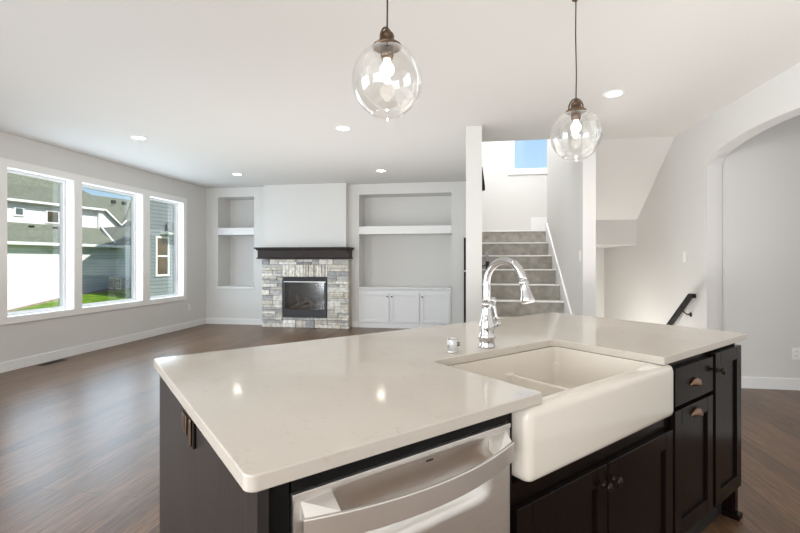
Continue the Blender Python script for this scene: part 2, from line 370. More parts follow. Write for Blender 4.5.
# stair window
mb = MB(); W = thing('window_4', None, None, (1.29, YE, 2.95), kind='structure')
wall_holes(mb, 'Y', YE - .016, YE - .0005, .745, 1.835, 2.865, 4.28, [(.83, 1.75, 2.95, 4.2)]); mb.build('window_casing', M['trim'], W)
mb = MB(); wall_holes(mb, 'Y', YE + .05, YE + .10, .83, 1.75, 2.95, 4.2, [(.865, 1.715, 2.985, 4.165)]); mb.build('window_frame', M['jamb'], W)
MB().box(.865, 1.715, YE + .07, YE + .074, 2.985, 4.165).build('window_pane', M['pane'], W)

# baseboards
bh, bt = .115, .014
def base(n_, *boxes):
    mb = MB()
    for b_ in boxes: mb.box(*b_, 0.0005, bh, .003)
    struct(n_, mb, M['trim'])
base('baseboard_left', (XL, XL + bt, -4, YB - bt))
base('baseboard_back', (XL + bt, -3.93, YB - bt, YB), (-2.18, -2.06, YB - bt, YB), (-.285, -.07, YB - bt, YB))
base('baseboard_dining', (2.60, 5.4, 4.87 - bt, 4.87))
base('baseboard_right', (XR - bt, XR, -4, 3.12))
base('baseboard_stair', (-.014 - bt, -.014, YF, YB - bt), (-.014, XS0, YF - bt, YF), (XS1, 1.33, YF - bt, YF))

# ------------------------------------------------------------------ upward stairs
st = thing('staircase', 'grey carpeted stairs with tread edges whitened as if lit climbing to the landing behind the island', 'stairs', ((XS0 + XS1) / 2, YL - 8 * RUN, 0))
for k in range(1, 10):
    y = YL - (9 - k) * RUN; z = RISE * k
    x1 = XS1 - .022
    mb = MB()
    if k < 9: mb.box(XS0 + .002, x1, y, y + RUN + .002, 0.001 if k == 1 else z - RISE - .03, z - .014, .004)
    else: mb.box(XS0 + .002, x1, y, 6.955, z - RISE - .03, z - .014, .004); mb.box(XS0 + .002, XR - .001, 6.952, YE - .001, z - .006 - .02, z - .014)
    s_ = mb.build('step', M['carpet'], st)
    MB().box(XS0 + .002, x1, y - .022, y + .02, z - .016, z + .002, .005).build('lit_edge', M['lit_edge'], s_)  # strip puts the light on the carpet lip into the colour
    if k < 9: MB().box(XS0 + .002, x1, y + .02, y + RUN, z - .014, z - .0005).build('tread_carpet', M['carpet'], s_)
mb = MB()
pts = []
y0, y1 = YL - 8 * RUN - .05, YL
sl = RISE / RUN
def zl(y): return Z0 + (y - YL) * sl
pts = [(XS1 - .02, y0 + .02, 0.001), (XS1 - .02, y0 + .02, zl(y0) + .16), (XS1 - .02, y1 - .06, Z0 + .11), (XS1 - .02, 6.945, Z0 + .11), (XS1 - .02, 6.945, Z0 - .3), (XS1 - .02, y0 + .5, .001)]
mb.prism(pts, (.0195, 0, 0)); mb.build('skirt_board', M['trim'], st)
# landing trim on the end wall with the raised block at the turn
mb = MB(); mb.box(XS0 + .001, 1.15, YE - .016, YE - .0005, Z0 - .012, Z0 + .10).box(1.15, 2.3, YE - .016, YE - .0005, Z0 - .012, Z0 + .335)
struct('baseboard_landing', mb, M['trim'])
# downward stairs
dn = thing('basement_staircase', 'carpeted steps going down below the sloped soffit, hidden behind the island', 'stairs', (1.88, 4.95, -2.32))
for k in range(1, 12):
    y = 4.951 + (k - 1) * RUN; z = -RISE * k
    MB().box(1.332, XR - .002, y, y + RUN, z - RISE, z, .004).build('step', M['carpet'], dn)
mb = MB(); mb.box(1.2, XR + .14, 7.6, YE, -2.5, -2.36); struct('floor_basement', mb, M['floor'])

# ------------------------------------------------------------------ handrails
def rail(path, r, label, brackets, wx, side, end=True):
    mid = path[len(path) // 2]
    t = thing('handrail', label, 'handrail', path[0])
    dz = Vector(path[-1]) - Vector(path[0])
    mb = MB()
    for a, b_ in zip(path, path[1:]):
        a, b_ = Vector(a), Vector(b_); d = (b_ - a).normalized(); u = d.cross(Vector((1, 0, 0))).normalized()
        hw, hh = r
        pts = [a + Vector((-hw, 0, 0)) + u * hh, a + Vector((hw, 0, 0)) + u * hh, a + Vector((hw, 0, 0)) - u * hh, a + Vector((-hw, 0, 0)) - u * hh]
        mb.prism(pts, b_ - a)
    mb.build('rail', M['black_metal'], t)
    for p in brackets:
        p = Vector(p)
        b2 = MB().tube([p, p + Vector((0, 0, -.05)), p + Vector((side * (abs(wx - p.x) * .5), 0, -.075)), Vector((wx, p.y, p.z - .078))], .007, 10)
        b2.lathe([(.026, 0), (.026, .006), (.012, .012)] if side < 0 else [(.026, 0), (.026, -.006), (.012, -.012)], (wx + (.0005 if side < 0 else -.0005), p.y, p.z - .078), 'X', 20)
        b2.build('bracket', M['black_metal'], t)
    return t
rail([(XR - .002, 5.03, .905), (XR - .075, 5.03, .905), (XR - .075, 5.10, .905), (XR - .075, 7.9, -1.25)], (.020, .022), 'black square handrail on the right wall going down the basement stairs', [(XR - .075, 5.26, .76), (XR - .075, 6.6, -.27)], XR, 1)
rail([(XS0 + .002, 5.02, 1.10), (XS0 + .065, 5.02, 1.10), (XS0 + .065, 5.02, 1.25), (XS0 + .065, 5.16, 1.35)], (.018, .022), 'short black handrail end on the wall left of the carpeted stairs', [(XS0 + .065, 5.10, 1.29)], XS0, -1)
mb = MB(); mb.prism([(XS0 + .001, 6.99, 2.78), (XS0 + .078, 6.99, 2.74), (XS0 + .118, 6.99, 2.44), (XS0 + .118, 6.99, 2.38), (XS0 + .001, 6.99, 2.36)], (0, .04, 0), .004)
tag(mb.build('wall_sconce', M['black_metal']), 'slim dark wall fitting high beside the stair opening, mostly hidden by the column', 'wall light')

# ------------------------------------------------------------------ switches, outlets, vent
def plate(name, label, cat, c, normal, w_=.072, h_=.118, kind='switch', group=None, pm=None, sm=None):
    """cover plate centred at c on a wall whose outward normal is given"""
    nrm = Vector(normal); q = Vector((0, 0, 1)).cross(nrm).normalized()
    fr = Matrix(((q.x, nrm.x, 0, c[0]), (q.y, nrm.y, 0, c[1]), (0, 0, 1, c[2]), (0, 0, 0, 1)))
    t = thing(name, label, cat, (c[0], c[1], c[2] - h_ / 2), 0, group)
    MB().box(-w_ / 2, w_ / 2, .0005, .006, -h_ / 2, h_ / 2, .002).build('cover_plate', pm or M['plate'], t, frame=fr)
    if kind == 'switch': MB().box(-.016, .016, .0062, .010, -.033, .033, .001).build('rocker', M['plate'], t, frame=fr)
    else:
        for s_ in (-1, 1):
            rc = MB().box(-.017, .017, .0062, .008, s_ * .022 - .014, s_ * .022 + .014, .001).build('receptacle', sm or M['plate'], t, frame=fr)
            MB().box(-.009, -.006, .0082, .0086, s_ * .022 - .006, s_ * .022 + .006).box(.006, .009, .0082, .0086, s_ * .022 - .006, s_ * .022 + .006).build('slot', M['slot'], rc, frame=fr)
    return t
plate('wall_outlet', 'white outlet low on the left wall near the fireplace corner', 'outlet', (XL, 7.66, .39), (1, 0, 0), kind='outlet')
plate('wall_outlet', 'white outlet above the baseboard on the far right wall', 'outlet', (3.20, 4.87, .36), (0, -1, 0), kind='outlet')
plate('light_switch', 'white switch above the black basement handrail', 'light switch', (XR, 5.39, 1.32), (-1, 0, 0))
plate('light_switch', 'white switch on the wall to the right of the carpeted stairs', 'light switch', (XS1, 4.96, 1.325), (-1, 0, 0))
v = thing('floor_vent', 'dark floor register beside the left baseboard below the first window', 'vent', (-5.13, 4.8, 0))
MB().box(-5.19, -5.08, 4.62, 4.95, .0005, .004, .001).build('vent_frame', M['dark_bronze'], v)
mb = MB()
for i in range(14): mb.box(-5.175, -5.095, 4.64 + i * .0215, 4.65 + i * .0215, .0042, .0055)
mb.build('louvre', M['black'], v)
mb = MB(); mb.box(-.062, -.022, YB - .03, YB - .001, .02, 1.07, .003); mb.box(-.062, -.022, YB - .03, YB - .001, 1.10, 1.70, .003)
tag(mb.build('wall_strip', M['black_metal']), 'tall narrow black strip at the wall end left of the column', 'wall panel')

# ------------------------------------------------------------------ fireplace
fp = thing('fireplace', 'pale ledge-stone fireplace with dark wooden mantel and black gas firebox', 'fireplace', (-3.06, 8.1, 0))
FX0, FX1, FY = -3.915, -2.195, 7.985
random.seed(7)
mb = MB(); BX = (-3.50, -2.605); FZ = 1.305
STC = [(.84, .81, .75), (.92, .89, .83), (.72, .68, .61), (.66, .645, .62), (.90, .86, .78), (.56, .55, .54), (.94, .92, .87), (.78, .73, .64)]
def stones(x0, x1, z0, z1, big=False, grey=0):
    z = z0
    while z < z1 - .02:
        h = random.choice((.055, .07, .085, .10, .115)) * (1.25 if big else 1)
        if z1 - z - h < .04: h = z1 - z
        x = x0
        while x < x1 - .01:
            w_ = random.uniform(.14, .40)
            if x1 - x - w_ < .09: w_ = x1 - x
            # now and then two thin stones share the height of one
            parts = [(z, z + h)] if h < .07 or random.random() < .6 else [(z, z + h * .5), (z + h * .5, z + h)]
            for a, b_ in parts:
                c = random.choice(STC); g = random.uniform(.85, 1.1)
                if random.random() < grey: c = random.choice(((.50, .50, .50), (.56, .56, .555), (.44, .44, .45)))
                mb.box(x + .003, x + w_ - .003, FY - random.uniform(.0, .028), FY + .06, a + .0025, b_ - .0025, .005, 1, col=tuple(q * g for q in c))
            x += w_
        z += h
stones(FX0, BX[0], .0, FZ - .10, grey=.14); stones(BX[1], FX1, .0, FZ - .10, grey=.10)
stones(BX[0], BX[1], .0, .195, big=True, grey=.25)
stones(FX0, FX1, FZ - .10, FZ, big=True, grey=.1)
x = BX[0] + .0
while x < BX[1] - .02:                                             # soldier course above the firebox
    w_ = random.uniform(.045, .075)
    if BX[1] - x - w_ < .04: w_ = BX[1] - x
    c = random.choice(STC); mb.box(x + .003, x + w_ - .003, FY - random.uniform(.005, .03), FY + .06, .972, 1.2, .005, 1, col=c); x += w_
mb.build('stone_surround', M['stone'], fp)
mb = MB(); wall_holes(mb, 'Y', FY + .03, YB - .001, FX0 + .006, FX1 - .006, 0.001, FZ, [(BX[0] + .03, BX[1] - .03, .2, .97)]); mb.build('masonry_core', M['mortar'], fp)
mn = MB(); mn.box(-3.95, -2.185, 7.865, YB - .001, 1.335, 1.50, .004); mn.build('mantel', M['mantel'], fp)
MB().box(-3.995, -2.14, 7.80, YB - .001, 1.50, 1.528, .004).box(-3.975, -2.16, 7.835, YB - .001, 1.475, 1.50, .008).box(-3.965, -2.17, 7.845, YB - .001, 1.31, 1.336, .006).build('mantel_moulding', M['mantel'], fp)
fb = MB(); yf = FY - .015
fb.box(BX[0] + .012, BX[1] - .012, yf, yf + .03, .885, .965, .003)
fb.box(BX[0] + .012, BX[1] - .012, yf, yf + .03, .200, .345, .003)
fb.box(BX[0] + .012, BX[0] + .06, yf, yf + .03, .345, .885).box(BX[1] - .06, BX[1] - .012, yf, yf + .03, .345, .885)
fbo = fb.build('firebox_frame', M['firebox'], fp)
MB().box(BX[0] + .03, BX[1] - .03, yf - .008, yf - .0005, .868, .882, .002).build('hood', M['steel'], fbo)
lv = MB()
for i in range(4): lv.box(BX[0] + .04, BX[1] - .04, yf - .004, yf - .0002, .897 + i * .016, .905 + i * .016)
lv.build('louvre', M['black_metal'], fbo)
bx = MB(); bx.box(BX[0] + .035, BX[1] - .035, 8.185, 8.20, .21, .96).box(BX[0] + .035, BX[0] + .05, yf + .03, 8.185, .21, .96).box(BX[1] - .05, BX[1] - .035, yf + .03, 8.185, .21, .96).box(BX[0] + .05, BX[1] - .05, yf + .03, 8.185, .21, .345).box(BX[0] + .05, BX[1] - .05, yf + .03, 8.185, .9, .96)
bx.build('firebox_liner', M['firebox_inside'], fp)
MB().box(BX[0] + .06, BX[1] - .06, yf + .012, yf + .016, .345, .885).build('firebox_glass', M['fireglass'], fp)
for a, b_, r in (((-3.36, 8.08, .37), (-2.78, 8.12, .40), .035), ((-3.30, 8.03, .38), (-2.98, 8.12, .52), .028), ((-2.80, 8.03, .38), (-3.10, 8.12, .56), .028), ((-3.18, 8.04, .37), (-3.28, 8.13, .60), .022), ((-2.95, 8.04, .38), (-2.75, 8.11, .52), .024)):
    A, B_ = Vector(a), Vector(b_); MB().tube([A.lerp(B_, i / 6) + Vector((0, 0, .012 * math.sin(i * 2))) for i in range(7)], [r * (1 + .15 * math.sin(i * 3)) for i in range(7)], 10).build('log', M['log'], fp)

# ------------------------------------------------------------------ white built-in cabinet in the right niche
bc = thing('built_in_cabinet', 'low white three-door cabinet built into the wide niche', 'cabinet', (-1.17, 8.3, 0))
CX0, CX1 = -2.05, -.291
MB().box(CX0, CX1, 8.195, ND - .002, .0008, .742).build('body', M['cabinet_white'], bc)
MB().box(CX0, CX1, 8.165, ND - .003, .742, .772, .004).build('top', M['cabinet_white'], bc)
def shaker(mb, x0, x1, z0, z1, y, th=.02, rail_=.06, rec=.010, bev=.002, rb=None):
    """front face at y looking along -Y; frame plus recessed panel"""
    rb = rb or rail_
    mb.box(x0, x0 + rail_, y, y + th, z0, z1, bev, 1).box(x1 - rail_, x1, y, y + th, z0, z1, bev, 1)
    mb.box(x0 + rail_, x1 - rail_, y, y + th, z0, z0 + rb, bev, 1).box(x0 + rail_, x1 - rail_, y, y + th, z1 - rb, z1, bev, 1)
    mb.box(x0 + rail_ - .002, x1 - rail_ + .002, y + rec, y + th - .001, z0 + rb - .002, z1 - rb + .002)
for i, (a, b_, kx) in enumerate(((-2.005, -1.462, -1.492), (-1.440, -.888, -1.405), (-.862, -.318, -.832))):
    mb = MB(); shaker(mb, a, b_, .105, .675, 8.173, .021, .055)
    d = mb.build('door', M['cabinet_white'], bc)
    MB().lathe([(.007, 0), (.006, -.014), (.014, -.018), (.013, -.026), (.004, -.029)], (kx, 8.1725, .600), 'Y', 16).build('knob', M['dark_bronze'], d)
MB().box(CX0 + .01, CX1 - .01, 8.18, 8.1945, .0008, .095, .003).build('toe_board', M['cabinet_white'], bc)

# ------------------------------------------------------------------ kitchen island (written in its own s,t,z frame, 45 degrees to the room)
IO = Vector((-.361, .680, 0)); IF = Matrix.Translation(IO) @ Matrix.Rotation(R(45), 4, 'Z')
def ip(s, t, z=0): return tuple(IF @ Vector((s, t, z)))
def ithing(name, label, cat, s, t, z=0, group=None): return thing(name, label, cat, ip(s, t, z), R(45), group)
L, Wd, ZT, ZB = 2.455, 1.108, .914, .884
SC0, SC1, SCT = .800, 1.535, .470
def arc(cx, cy, r, a0, a1, n_=8): return [(cx + r * math.cos(R(a0 + (a1 - a0) * i / n_)), cy + r * math.sin(R(a0 + (a1 - a0) * i / n_))) for i in range(n_ + 1)]
r = .022
out = arc(r, r, r, 180, 270) + [(SC0 - .004, 0), (SC0, .004)] + [(SC0, SCT - .035)] + arc(SC0 + .035, SCT - .035, .035, 180, 90)[1:] + arc(SC1 - .035, SCT - .035, .035, 90, 0) + [(SC1, .004), (SC1 + .004, 0)] + arc(L - r, r, r, 270, 360) + arc(L - r, Wd - r, r, 0, 90) + arc(r, Wd - r, r, 90, 180)
mb = MB(); mb.prism([(x, y, ZB) for x, y in out], (0, 0, ZT - ZB), .003, 2)
tag(mb.build('island_countertop', M['quartz'], frame=IF), 'pale quartz worktop with a sink cut-out on the kitchen island', 'countertop')

# end panel towards the windows
ep = ithing('island_end_panel', 'dark wood end panel under the left end of the worktop', 'panel', .03, .5)
MB().box(.018, .040, .004, 1.085, .001, ZB - .001, .002).build('panel', M['panel'], ep, frame=IF)
MB().box(.040, .082, .020, .55, .001, ZB - .001).build('filler', M['black'], ep, frame=IF)
# back panel of the island
bk = tag(MB().box(.041, 2.394, .86, .88, .001, ZB - .001).build('island_back_panel', M['espresso'], frame=IF), 'dark back panel on the seating side of the island, hidden under the worktop', 'panel')
# bronze outlet on the end panel
q = ithing('island_outlet', 'bronze outlet under the worktop edge on the island end panel', 'outlet', .015, .56, .78)
MB().box(.010, .0175, .470, .610, .795, .872, .002).build('cover_plate', M['dark_bronze'], q, frame=IF)
for t0 in (.545, .568, .592): MB().box(.006, .0098, t0 - .006, t0 + .006, .810, .860, .002).build('rocker', M['bronze'], q, frame=IF)
MB().box(.004, .0098, .478, .500, .800, .868, .003).build('rocker', M['bronze'], q, frame=IF)

# dishwasher
dw = ithing('dishwasher', 'stainless steel dishwasher with curved bar handle under the worktop', 'dishwasher', .386, .3)
DT = .018
MB().box(.088, .684, .053, .58, .10, .868).build('tub', M['black'], dw, frame=IF)
MB().box(.088, .684, DT + .008, .044, .851, .878, .002).build('control_strip', M['black'], dw, frame=IF)
# door skin with the dished pocket behind the handle
dd = MB(); NS, NZ = 40, 26; za, zb = .690, .836
def pocket(s, z):
    u = (s - .386) / .222; v = (z - za) / (zb - za)
    if abs(u) >= 1 or v <= 0 or v >= 1: return 0
    return .030 * (1 - abs(u) ** 8) * math.sin(math.pi * v) ** .7
gr = [[dd.bm.verts.new((.088 + .596 * i / NS, DT + pocket(.088 + .596 * i / NS, zc), zc)) for i in range(NS + 1)] for zc in [.12, .4, .67] + [za + (zb - za) * k / NZ for k in range(NZ + 1)] + [.838]]
for a, b_ in zip(gr, gr[1:]):
    for i in range(NS):
        f = dd.bm.faces.new((a[i], a[i + 1], b_[i + 1], b_[i])); f.smooth = True
dd.box(.088, .684, DT + .032, .052, .12, .838)
dd.box(.088, .0905, DT, DT + .024, .12, .838).box(.6815, .684, DT, DT + .024, .12, .838)
dd.build('door', M['steel'], dw, frame=IF)
MB().box(.087, .685, DT - .002, .043, .8385, .850, .0015).build('door_edge_trim', M['steel_bright'], dw, frame=IF)
hb = MB(); rings = []
for i in range(33):
    u = -1 + i / 16; s = .384 + .286 * u; t = DT - .026 - .046 * (1 - u * u)
    prof = [(.009, -.022), (.009, .022), (.007, .0235), (.0015, .0235), (0, .022), (0, -.022), (.0015, -.0235), (.007, -.0235)]
    rings.append([hb.bm.verts.new((s, t + p[0], .789 + p[1])) for p in prof])
for a, b_ in zip(rings, rings[1:]):
    for k in range(8): hb.bm.faces.new((a[k], b_[k], b_[(k + 1) % 8], a[(k + 1) % 8]))
hb.bm.faces.new(rings[0]); hb.bm.faces.new(rings[-1][::-1])
bmesh.ops.recalc_face_normals(hb.bm, faces=hb.bm.faces[:])
hd = hb.build('handle', M['steel_bright'], dw, frame=IF)
for sg in (-1, 1):                                                  # sloping brackets joining bar and door
    sc = .386 + sg * .283; si = sc - sg * .064
    br_ = MB()
    o4 = [(sc, DT + .001, .834), (sc, DT - .019, .8115), (sc, DT - .019, .785), (sc, DT + .001, .800)]
    i4 = [(si, DT + .001, .834), (si, DT - .036, .8115), (si, DT - .036, .785), (si, DT + .001, .800)]
    A_ = [br_.bm.verts.new(p) for p in o4]; B2 = [br_.bm.verts.new(p) for p in i4]
    br_.bm.faces.new(A_); br_.bm.faces.new(B2[::-1])
    for i in range(4): br_.bm.faces.new((A_[i], B2[i], B2[(i + 1) % 4], A_[(i + 1) % 4]))
    bmesh.ops.recalc_face_normals(br_.bm, faces=br_.bm.faces[:])
    br_.build('handle_bracket', M['steel'], hd, frame=IF)
lg = MB(); lg.bm.faces.ensure_lookup_table()
for i, (a, b_) in enumerate(((.413, .4165), (.4185, .422), (.424, .4275), (.4295, .432))): lg.box(a, b_, DT + pocket(a, .819) - .0015, DT + pocket(a, .819) + .001, .8165, .8215)
lg.build('logo', M['slot'], dw, frame=IF)

# farmhouse sink : outer block minus two basins
def solid(fn):
    mb = MB(); fn(mb); me = bpy.data.meshes.new('t'); mb.bm.to_mesh(me); mb.bm.free(); o = bpy.data.objects.new('t', me); COL.objects.link(o); return o
KX0, KX1, KT0, KT1, KZ0 = .722, 1.600, -.014, .505, .682
def outer(mb):
    # rounded outline seen from the front, rounded front edges
    mb.box(KX0, KX1, KT0, KT1, KZ0, ZB - .001, .026, 6)
blk = solid(outer)
div = 1.215
cuts = [solid(lambda mb: mb.box(.800, div - .011, .036, .462, KZ0 + .02, 1.1, .030, 5)), solid(lambda mb: mb.box(div + .011, 1.530, .036, .462, KZ0 + .02, 1.1, .030, 5)),
        solid(lambda mb: mb.box(.800, 1.530, .036, .462, .805, 1.1, .012, 3))]
for c in cuts:
    md = blk.modifiers.new('b', 'BOOLEAN'); md.operation = 'DIFFERENCE'; md.object = c; md.solver = 'EXACT'
bpy.context.view_layer.update()
me = bpy.data.meshes.new_from_object(blk.evaluated_get(bpy.context.evaluated_depsgraph_get()))
for o in [blk] + cuts: bpy.data.objects.remove(o)
mb = MB(); mb.bm.from_mesh(me)
sk_ = ithing('farmhouse_sink', 'white apron-front double-bowl fireclay sink set into the island', 'sink', 1.13, .25, KZ0)
so = mb.build('basin', M['porcelain'], sk_, frame=IF)
for p in so.data.polygons: p.use_smooth = True
md = so.modifiers.new('b', 'BEVEL'); md.width = .006; md.segments = 3; md.limit_method = 'ANGLE'; md.angle_limit = R(50); md.harden_normals = True
for sx in (1.01, 1.37): MB().lathe([(.001, .0), (.03, .001), (.042, .004), (.045, .0005)], (sx, .25, KZ0 + .0205), 'Z', 24).build('drain', M['chrome'], sk_, frame=IF)

# cabinets
TK = .15
def cup_pull(parent, s, t, z):
    mb = MB(); n_ = 14; rings = []
    for i in range(n_ + 1):
        a = math.pi * i / n_; ring = []
        for k in range(7):
            b_ = math.pi / 2 * k / 6
            ring.append(mb.bm.verts.new((s - .047 * math.cos(a) * (.35 + .65 * math.cos(b_)), t - .026 * math.sin(b_) * math.sin(a) ** .6 - .001, z + .032 * math.sin(a) * math.cos(b_) - .014)))
        rings.append(ring)
    for a, b_ in zip(rings, rings[1:]):
        for k in range(6): f = mb.bm.faces.new((a[k], a[k + 1], b_[k + 1], b_[k])); f.smooth = True
    o = mb.build('cup_pull', M['copper'], parent, frame=IF)
    md = o.modifiers.new('s', 'SOLIDIFY'); md.thickness = .002
    return o
def knob(parent, s, t, z, sc=1):
    prof = [(.011, 0), (.009, .003), (.0055, .007), (.0055, .016), (.015, .022), (.017, .027), (.012, .032), (.0005, .034)]
    return MB().lathe([(r_ * sc, -h * sc) for r_, h in prof], (s, t, z), 'Y', 20).build('knob', M['dark_bronze'], parent, frame=IF)
DF = .018
# sink base
sb = ithing('sink_base_cabinet', 'dark two-door cabinet below the farmhouse sink', 'cabinet', 1.16, .3)
MB().box(.690, 1.664, .041, .60, TK, .668).box(.686, .7195, .041, .60, TK, ZB - .002).box(1.602, 1.664, .041, .60, .668, ZB - .002).build('body', M['espresso'], sb, frame=IF)
MB().box(.690, 1.664, .09, .11, .001, TK).build('toe_kick', M['gap'], sb, frame=IF)
for a, b_, kx in ((.715, 1.168, 1.140), (1.174, 1.655, 1.203)):
    mb = MB(); shaker(mb, a, b_, .165, .612, DF, .021, .062); d = mb.build('door', M['espresso'], sb, frame=IF); knob(d, kx, DF - .0005, .552, .85)
# drawer over pull-out
dc = ithing('drawer_cabinet', 'dark cabinet with one drawer over a pull-out door, both with cup pulls', 'cabinet', 1.87, .3)
MB().box(1.666, 2.072, .041, .60, TK, ZB - .002).build('body', M['espresso'], dc, frame=IF)
MB().box(1.666, 2.072, .09, .11, .001, TK).build('toe_kick', M['gap'], dc, frame=IF)
mb = MB(); mb.box(1.675, 2.063, DF, DF + .021, .694, .846, .002); d = mb.build('drawer', M['espresso'], dc, frame=IF); cup_pull(d, 1.862, DF, .768)
mb = MB(); shaker(mb, 1.675, 2.063, .165, .676, DF, .021, .062); d = mb.build('door', M['espresso'], dc, frame=IF); cup_pull(d, 1.872, DF, .640)
# end cabinet
ec = ithing('end_cabinet', 'narrow dark full-height door cabinet at the right end of the island', 'cabinet', 2.25, .3)
MB().box(2.074, 2.395, .041, .60, TK, ZB - .002).build('body', M['espresso'], ec, frame=IF)
MB().box(2.074, 2.395, .09, .11, .001, TK).build('toe_kick', M['gap'], ec, frame=IF)
mb = MB(); shaker(mb, 2.082, 2.415, .165, .858, DF - .004, .024, .062); d = mb.build('door', M['espresso'], ec, frame=IF); knob(d, 2.095, DF - .005, .782, 1)
MB().box(2.396, 2.418, .041, .86, .001, ZB - .002, .002).build('side_panel', M['espresso'], ec, frame=IF)
MB().box(2.376, 2.430, .012, .085, .001, .028, .003).box(2.384, 2.422, .030, .070, .028, TK, .002).build('foot', M['espresso'], ec, frame=IF)

# faucet
fs, ft = 1.152, .527
fa = ithing('kitchen_faucet', 'tall chrome gooseneck faucet with side lever behind the sink', 'faucet', fs, ft, ZT)
MB().lathe([(.034, .0005), (.035, .006), (.031, .011), (.0315, .034), (.036, .040), (.036, .046), (.031, .055), (.029, .062), (.033, .080), (.031, .098), (.024, .125), (.0175, .160), (.017, .170), (.021, .175), (.021, .182), (.0165, .188)], (fs, ft, ZT), N=40).build('base', M['chrome'], fa, frame=IF)
pth = [(fs, ft, ZT + .18 + .02 * i) for i in range(5)] + [(fs, ft - .094 + .094 * math.cos(R(a)), ZT + .266 + .094 * math.sin(R(a))) for a in range(0, 171, 10)]
MB().tube(pth, .0145, 20).build('spout', M['chrome'], fa, frame=IF)
e1, e0 = Vector(pth[-1]), Vector(pth[-2]); dr = (e1 - e0).normalized()
hp = [e1 - dr * .004, e1 + dr * .004, e1 + dr * .01, e1 + dr * .016, e1 + dr * .035, e1 + dr * .055, e1 + dr * .070, e1 + dr * .082, e1 + dr * .086]
MB().tube(hp, [.0145, .019, .019, .0155, .0175, .022, .026, .0265, .022], 24).build('spray_head', M['chrome'], fa, frame=IF)
MB().box(fs - .006, fs + .008, e1.y - .024, e1.y - .010, e1.z - .058, e1.z - .026, .003).build('spray_button', M['black'], fa, frame=IF)
lv = MB(); lv.tube([(fs + .02, ft - .004, ZT + .085), (fs + .048, ft - .008, ZT + .092)], [.013, .015], 18); lv.ball((fs + .052, ft - .009, ZT + .094), .017)
lv.tube([(fs + .052, ft - .009, ZT + .10), (fs + .050, ft - .006, ZT + .125), (fs + .045, ft - .0, ZT + .16), (fs + .043, ft + .004, ZT + .185)], [.011, .007, .009, .010], 14); lv.ball((fs + .043, ft + .005, ZT + .192), .0145)
lv.build('lever_handle', M['chrome'], fa, frame=IF)
ag = ithing('air_gap', 'short chrome air gap cap to the left of the faucet', 'air gap', .962, .532, ZT)
MB().lathe([(.0225, .0005), (.0225, .008), (.0195, .009), (.0195, .050), (.0175, .054), (.0005, .055)], (.962, .532, ZT), N=28).build('cap', M['chrome'], ag, frame=IF)
MB().box(.976, .983, .512, .524, ZT + .036, ZT + .040).box(.976, .983, .512, .524, ZT + .027, ZT + .031).build('slot', M['slot'], ag, frame=IF)

# ------------------------------------------------------------------ pendants
def pendant(x, y, label, zc=1.915, rot=0):
    t = thing('pendant_light', label, 'pendant light', (x, y, zc - .135), rot, 'clear glass globe pendants over the island')
    F = Matrix.Translation((x, y, 0)) @ Matrix.Rotation(rot, 4, 'Z')
    Rg = .126; prof = []
    a0, a1 = math.asin(.040 / Rg), math.pi - math.asin(.055 / Rg)
    for i in range(37):
        a = a0 + (a1 - a0) * i / 36; prof.append((Rg * math.sin(a), zc + Rg * 1.03 * math.cos(a)))
    zb_ = prof[-1][1]
    prof += [(.0545, zb_ - .004), (.053, zb_ - .006), (.0515, zb_ - .003)]
    inner = [(r_ - .0025 if r_ > .05 else r_, z_ + (.0 if r_ > .05 else -.002)) for r_, z_ in prof[:37]][::-1]
    MB().lathe(prof + inner[1:], (0, 0, 0), 'Z', 56, caps=False).build('glass_globe', M['globe'], t, frame=F)
    zt = zc + Rg * .98
    MB().lathe([(.052, zt - .004), (.052, zt + .002), (.044, zt + .008), (.030, zt + .016), (.024, zt + .03), (.026, zt + .034), (.022, zt + .046), (.010, zt + .056), (.006, zt + .062)], N=32).build('cap', M['bronze'], t, frame=F)
    lp = [(.036 * math.cos(R(a)) if abs(a - 90) > 1 else 0, 0, zt + .012 + (.054 * math.sin(R(a)))) for a in range(0, 181, 12)]
    MB().tube(lp, .0038, 10).build('bracket_loop', M['bronze'], t, frame=F)
    so_ = MB().lathe([(.024, zt - .004), (.024, zt - .035), (.020, zt - .045)], N=24).build('socket', M['bronze'], t, frame=F)
    zb2 = zt - .082
    bp_ = [(.013, zt - .045), (.014, zt - .058)] + [(.026 * math.sin(R(a)), zb2 - .0 + .026 * math.cos(R(a))) for a in range(35, 181, 9)]
    MB().lathe(bp_, N=24, caps=False).build('bulb', M['bulb'], t, frame=F)
    c = MB(); c.tube([(0, 0, zt + .058), (.002, 0, zt + .2), (-.002, 0, zt + .4), (0, 0, 2.625)], .0032, 8); c.build('cord', M['cord'], t, frame=F)
    MB().lathe([(.006, 2.612), (.012, 2.62), (.009, 2.64), (.005, 2.70)], N=16).ball((-.012, 0, 2.62), .008).build('cord_grip', M['bronze'], t, frame=F)
    MB().lathe([(.062, H - .0005), (.062, H - .018), (.05, H - .026), (.006, H - .03), (.005, 2.70)][::-1], N=32).build('canopy', M['bronze'], t, frame=F)
    lo = light('pendant_bulb_light', 'POINT', (0, 0, 0), 3, (1, .88, .72), shadow_soft_size=.010)
    lo.parent = t; lo.location = (0, 0, zb2 - .038 - (zc - .135))
    return t
pendant(-.283, 1.545, 'clear glass globe pendant over the left part of the island, the larger in view', rot=R(60))
pendant(.555, 2.381, 'clear glass globe pendant over the right part of the island near the stairs', 1.921, rot=R(0))

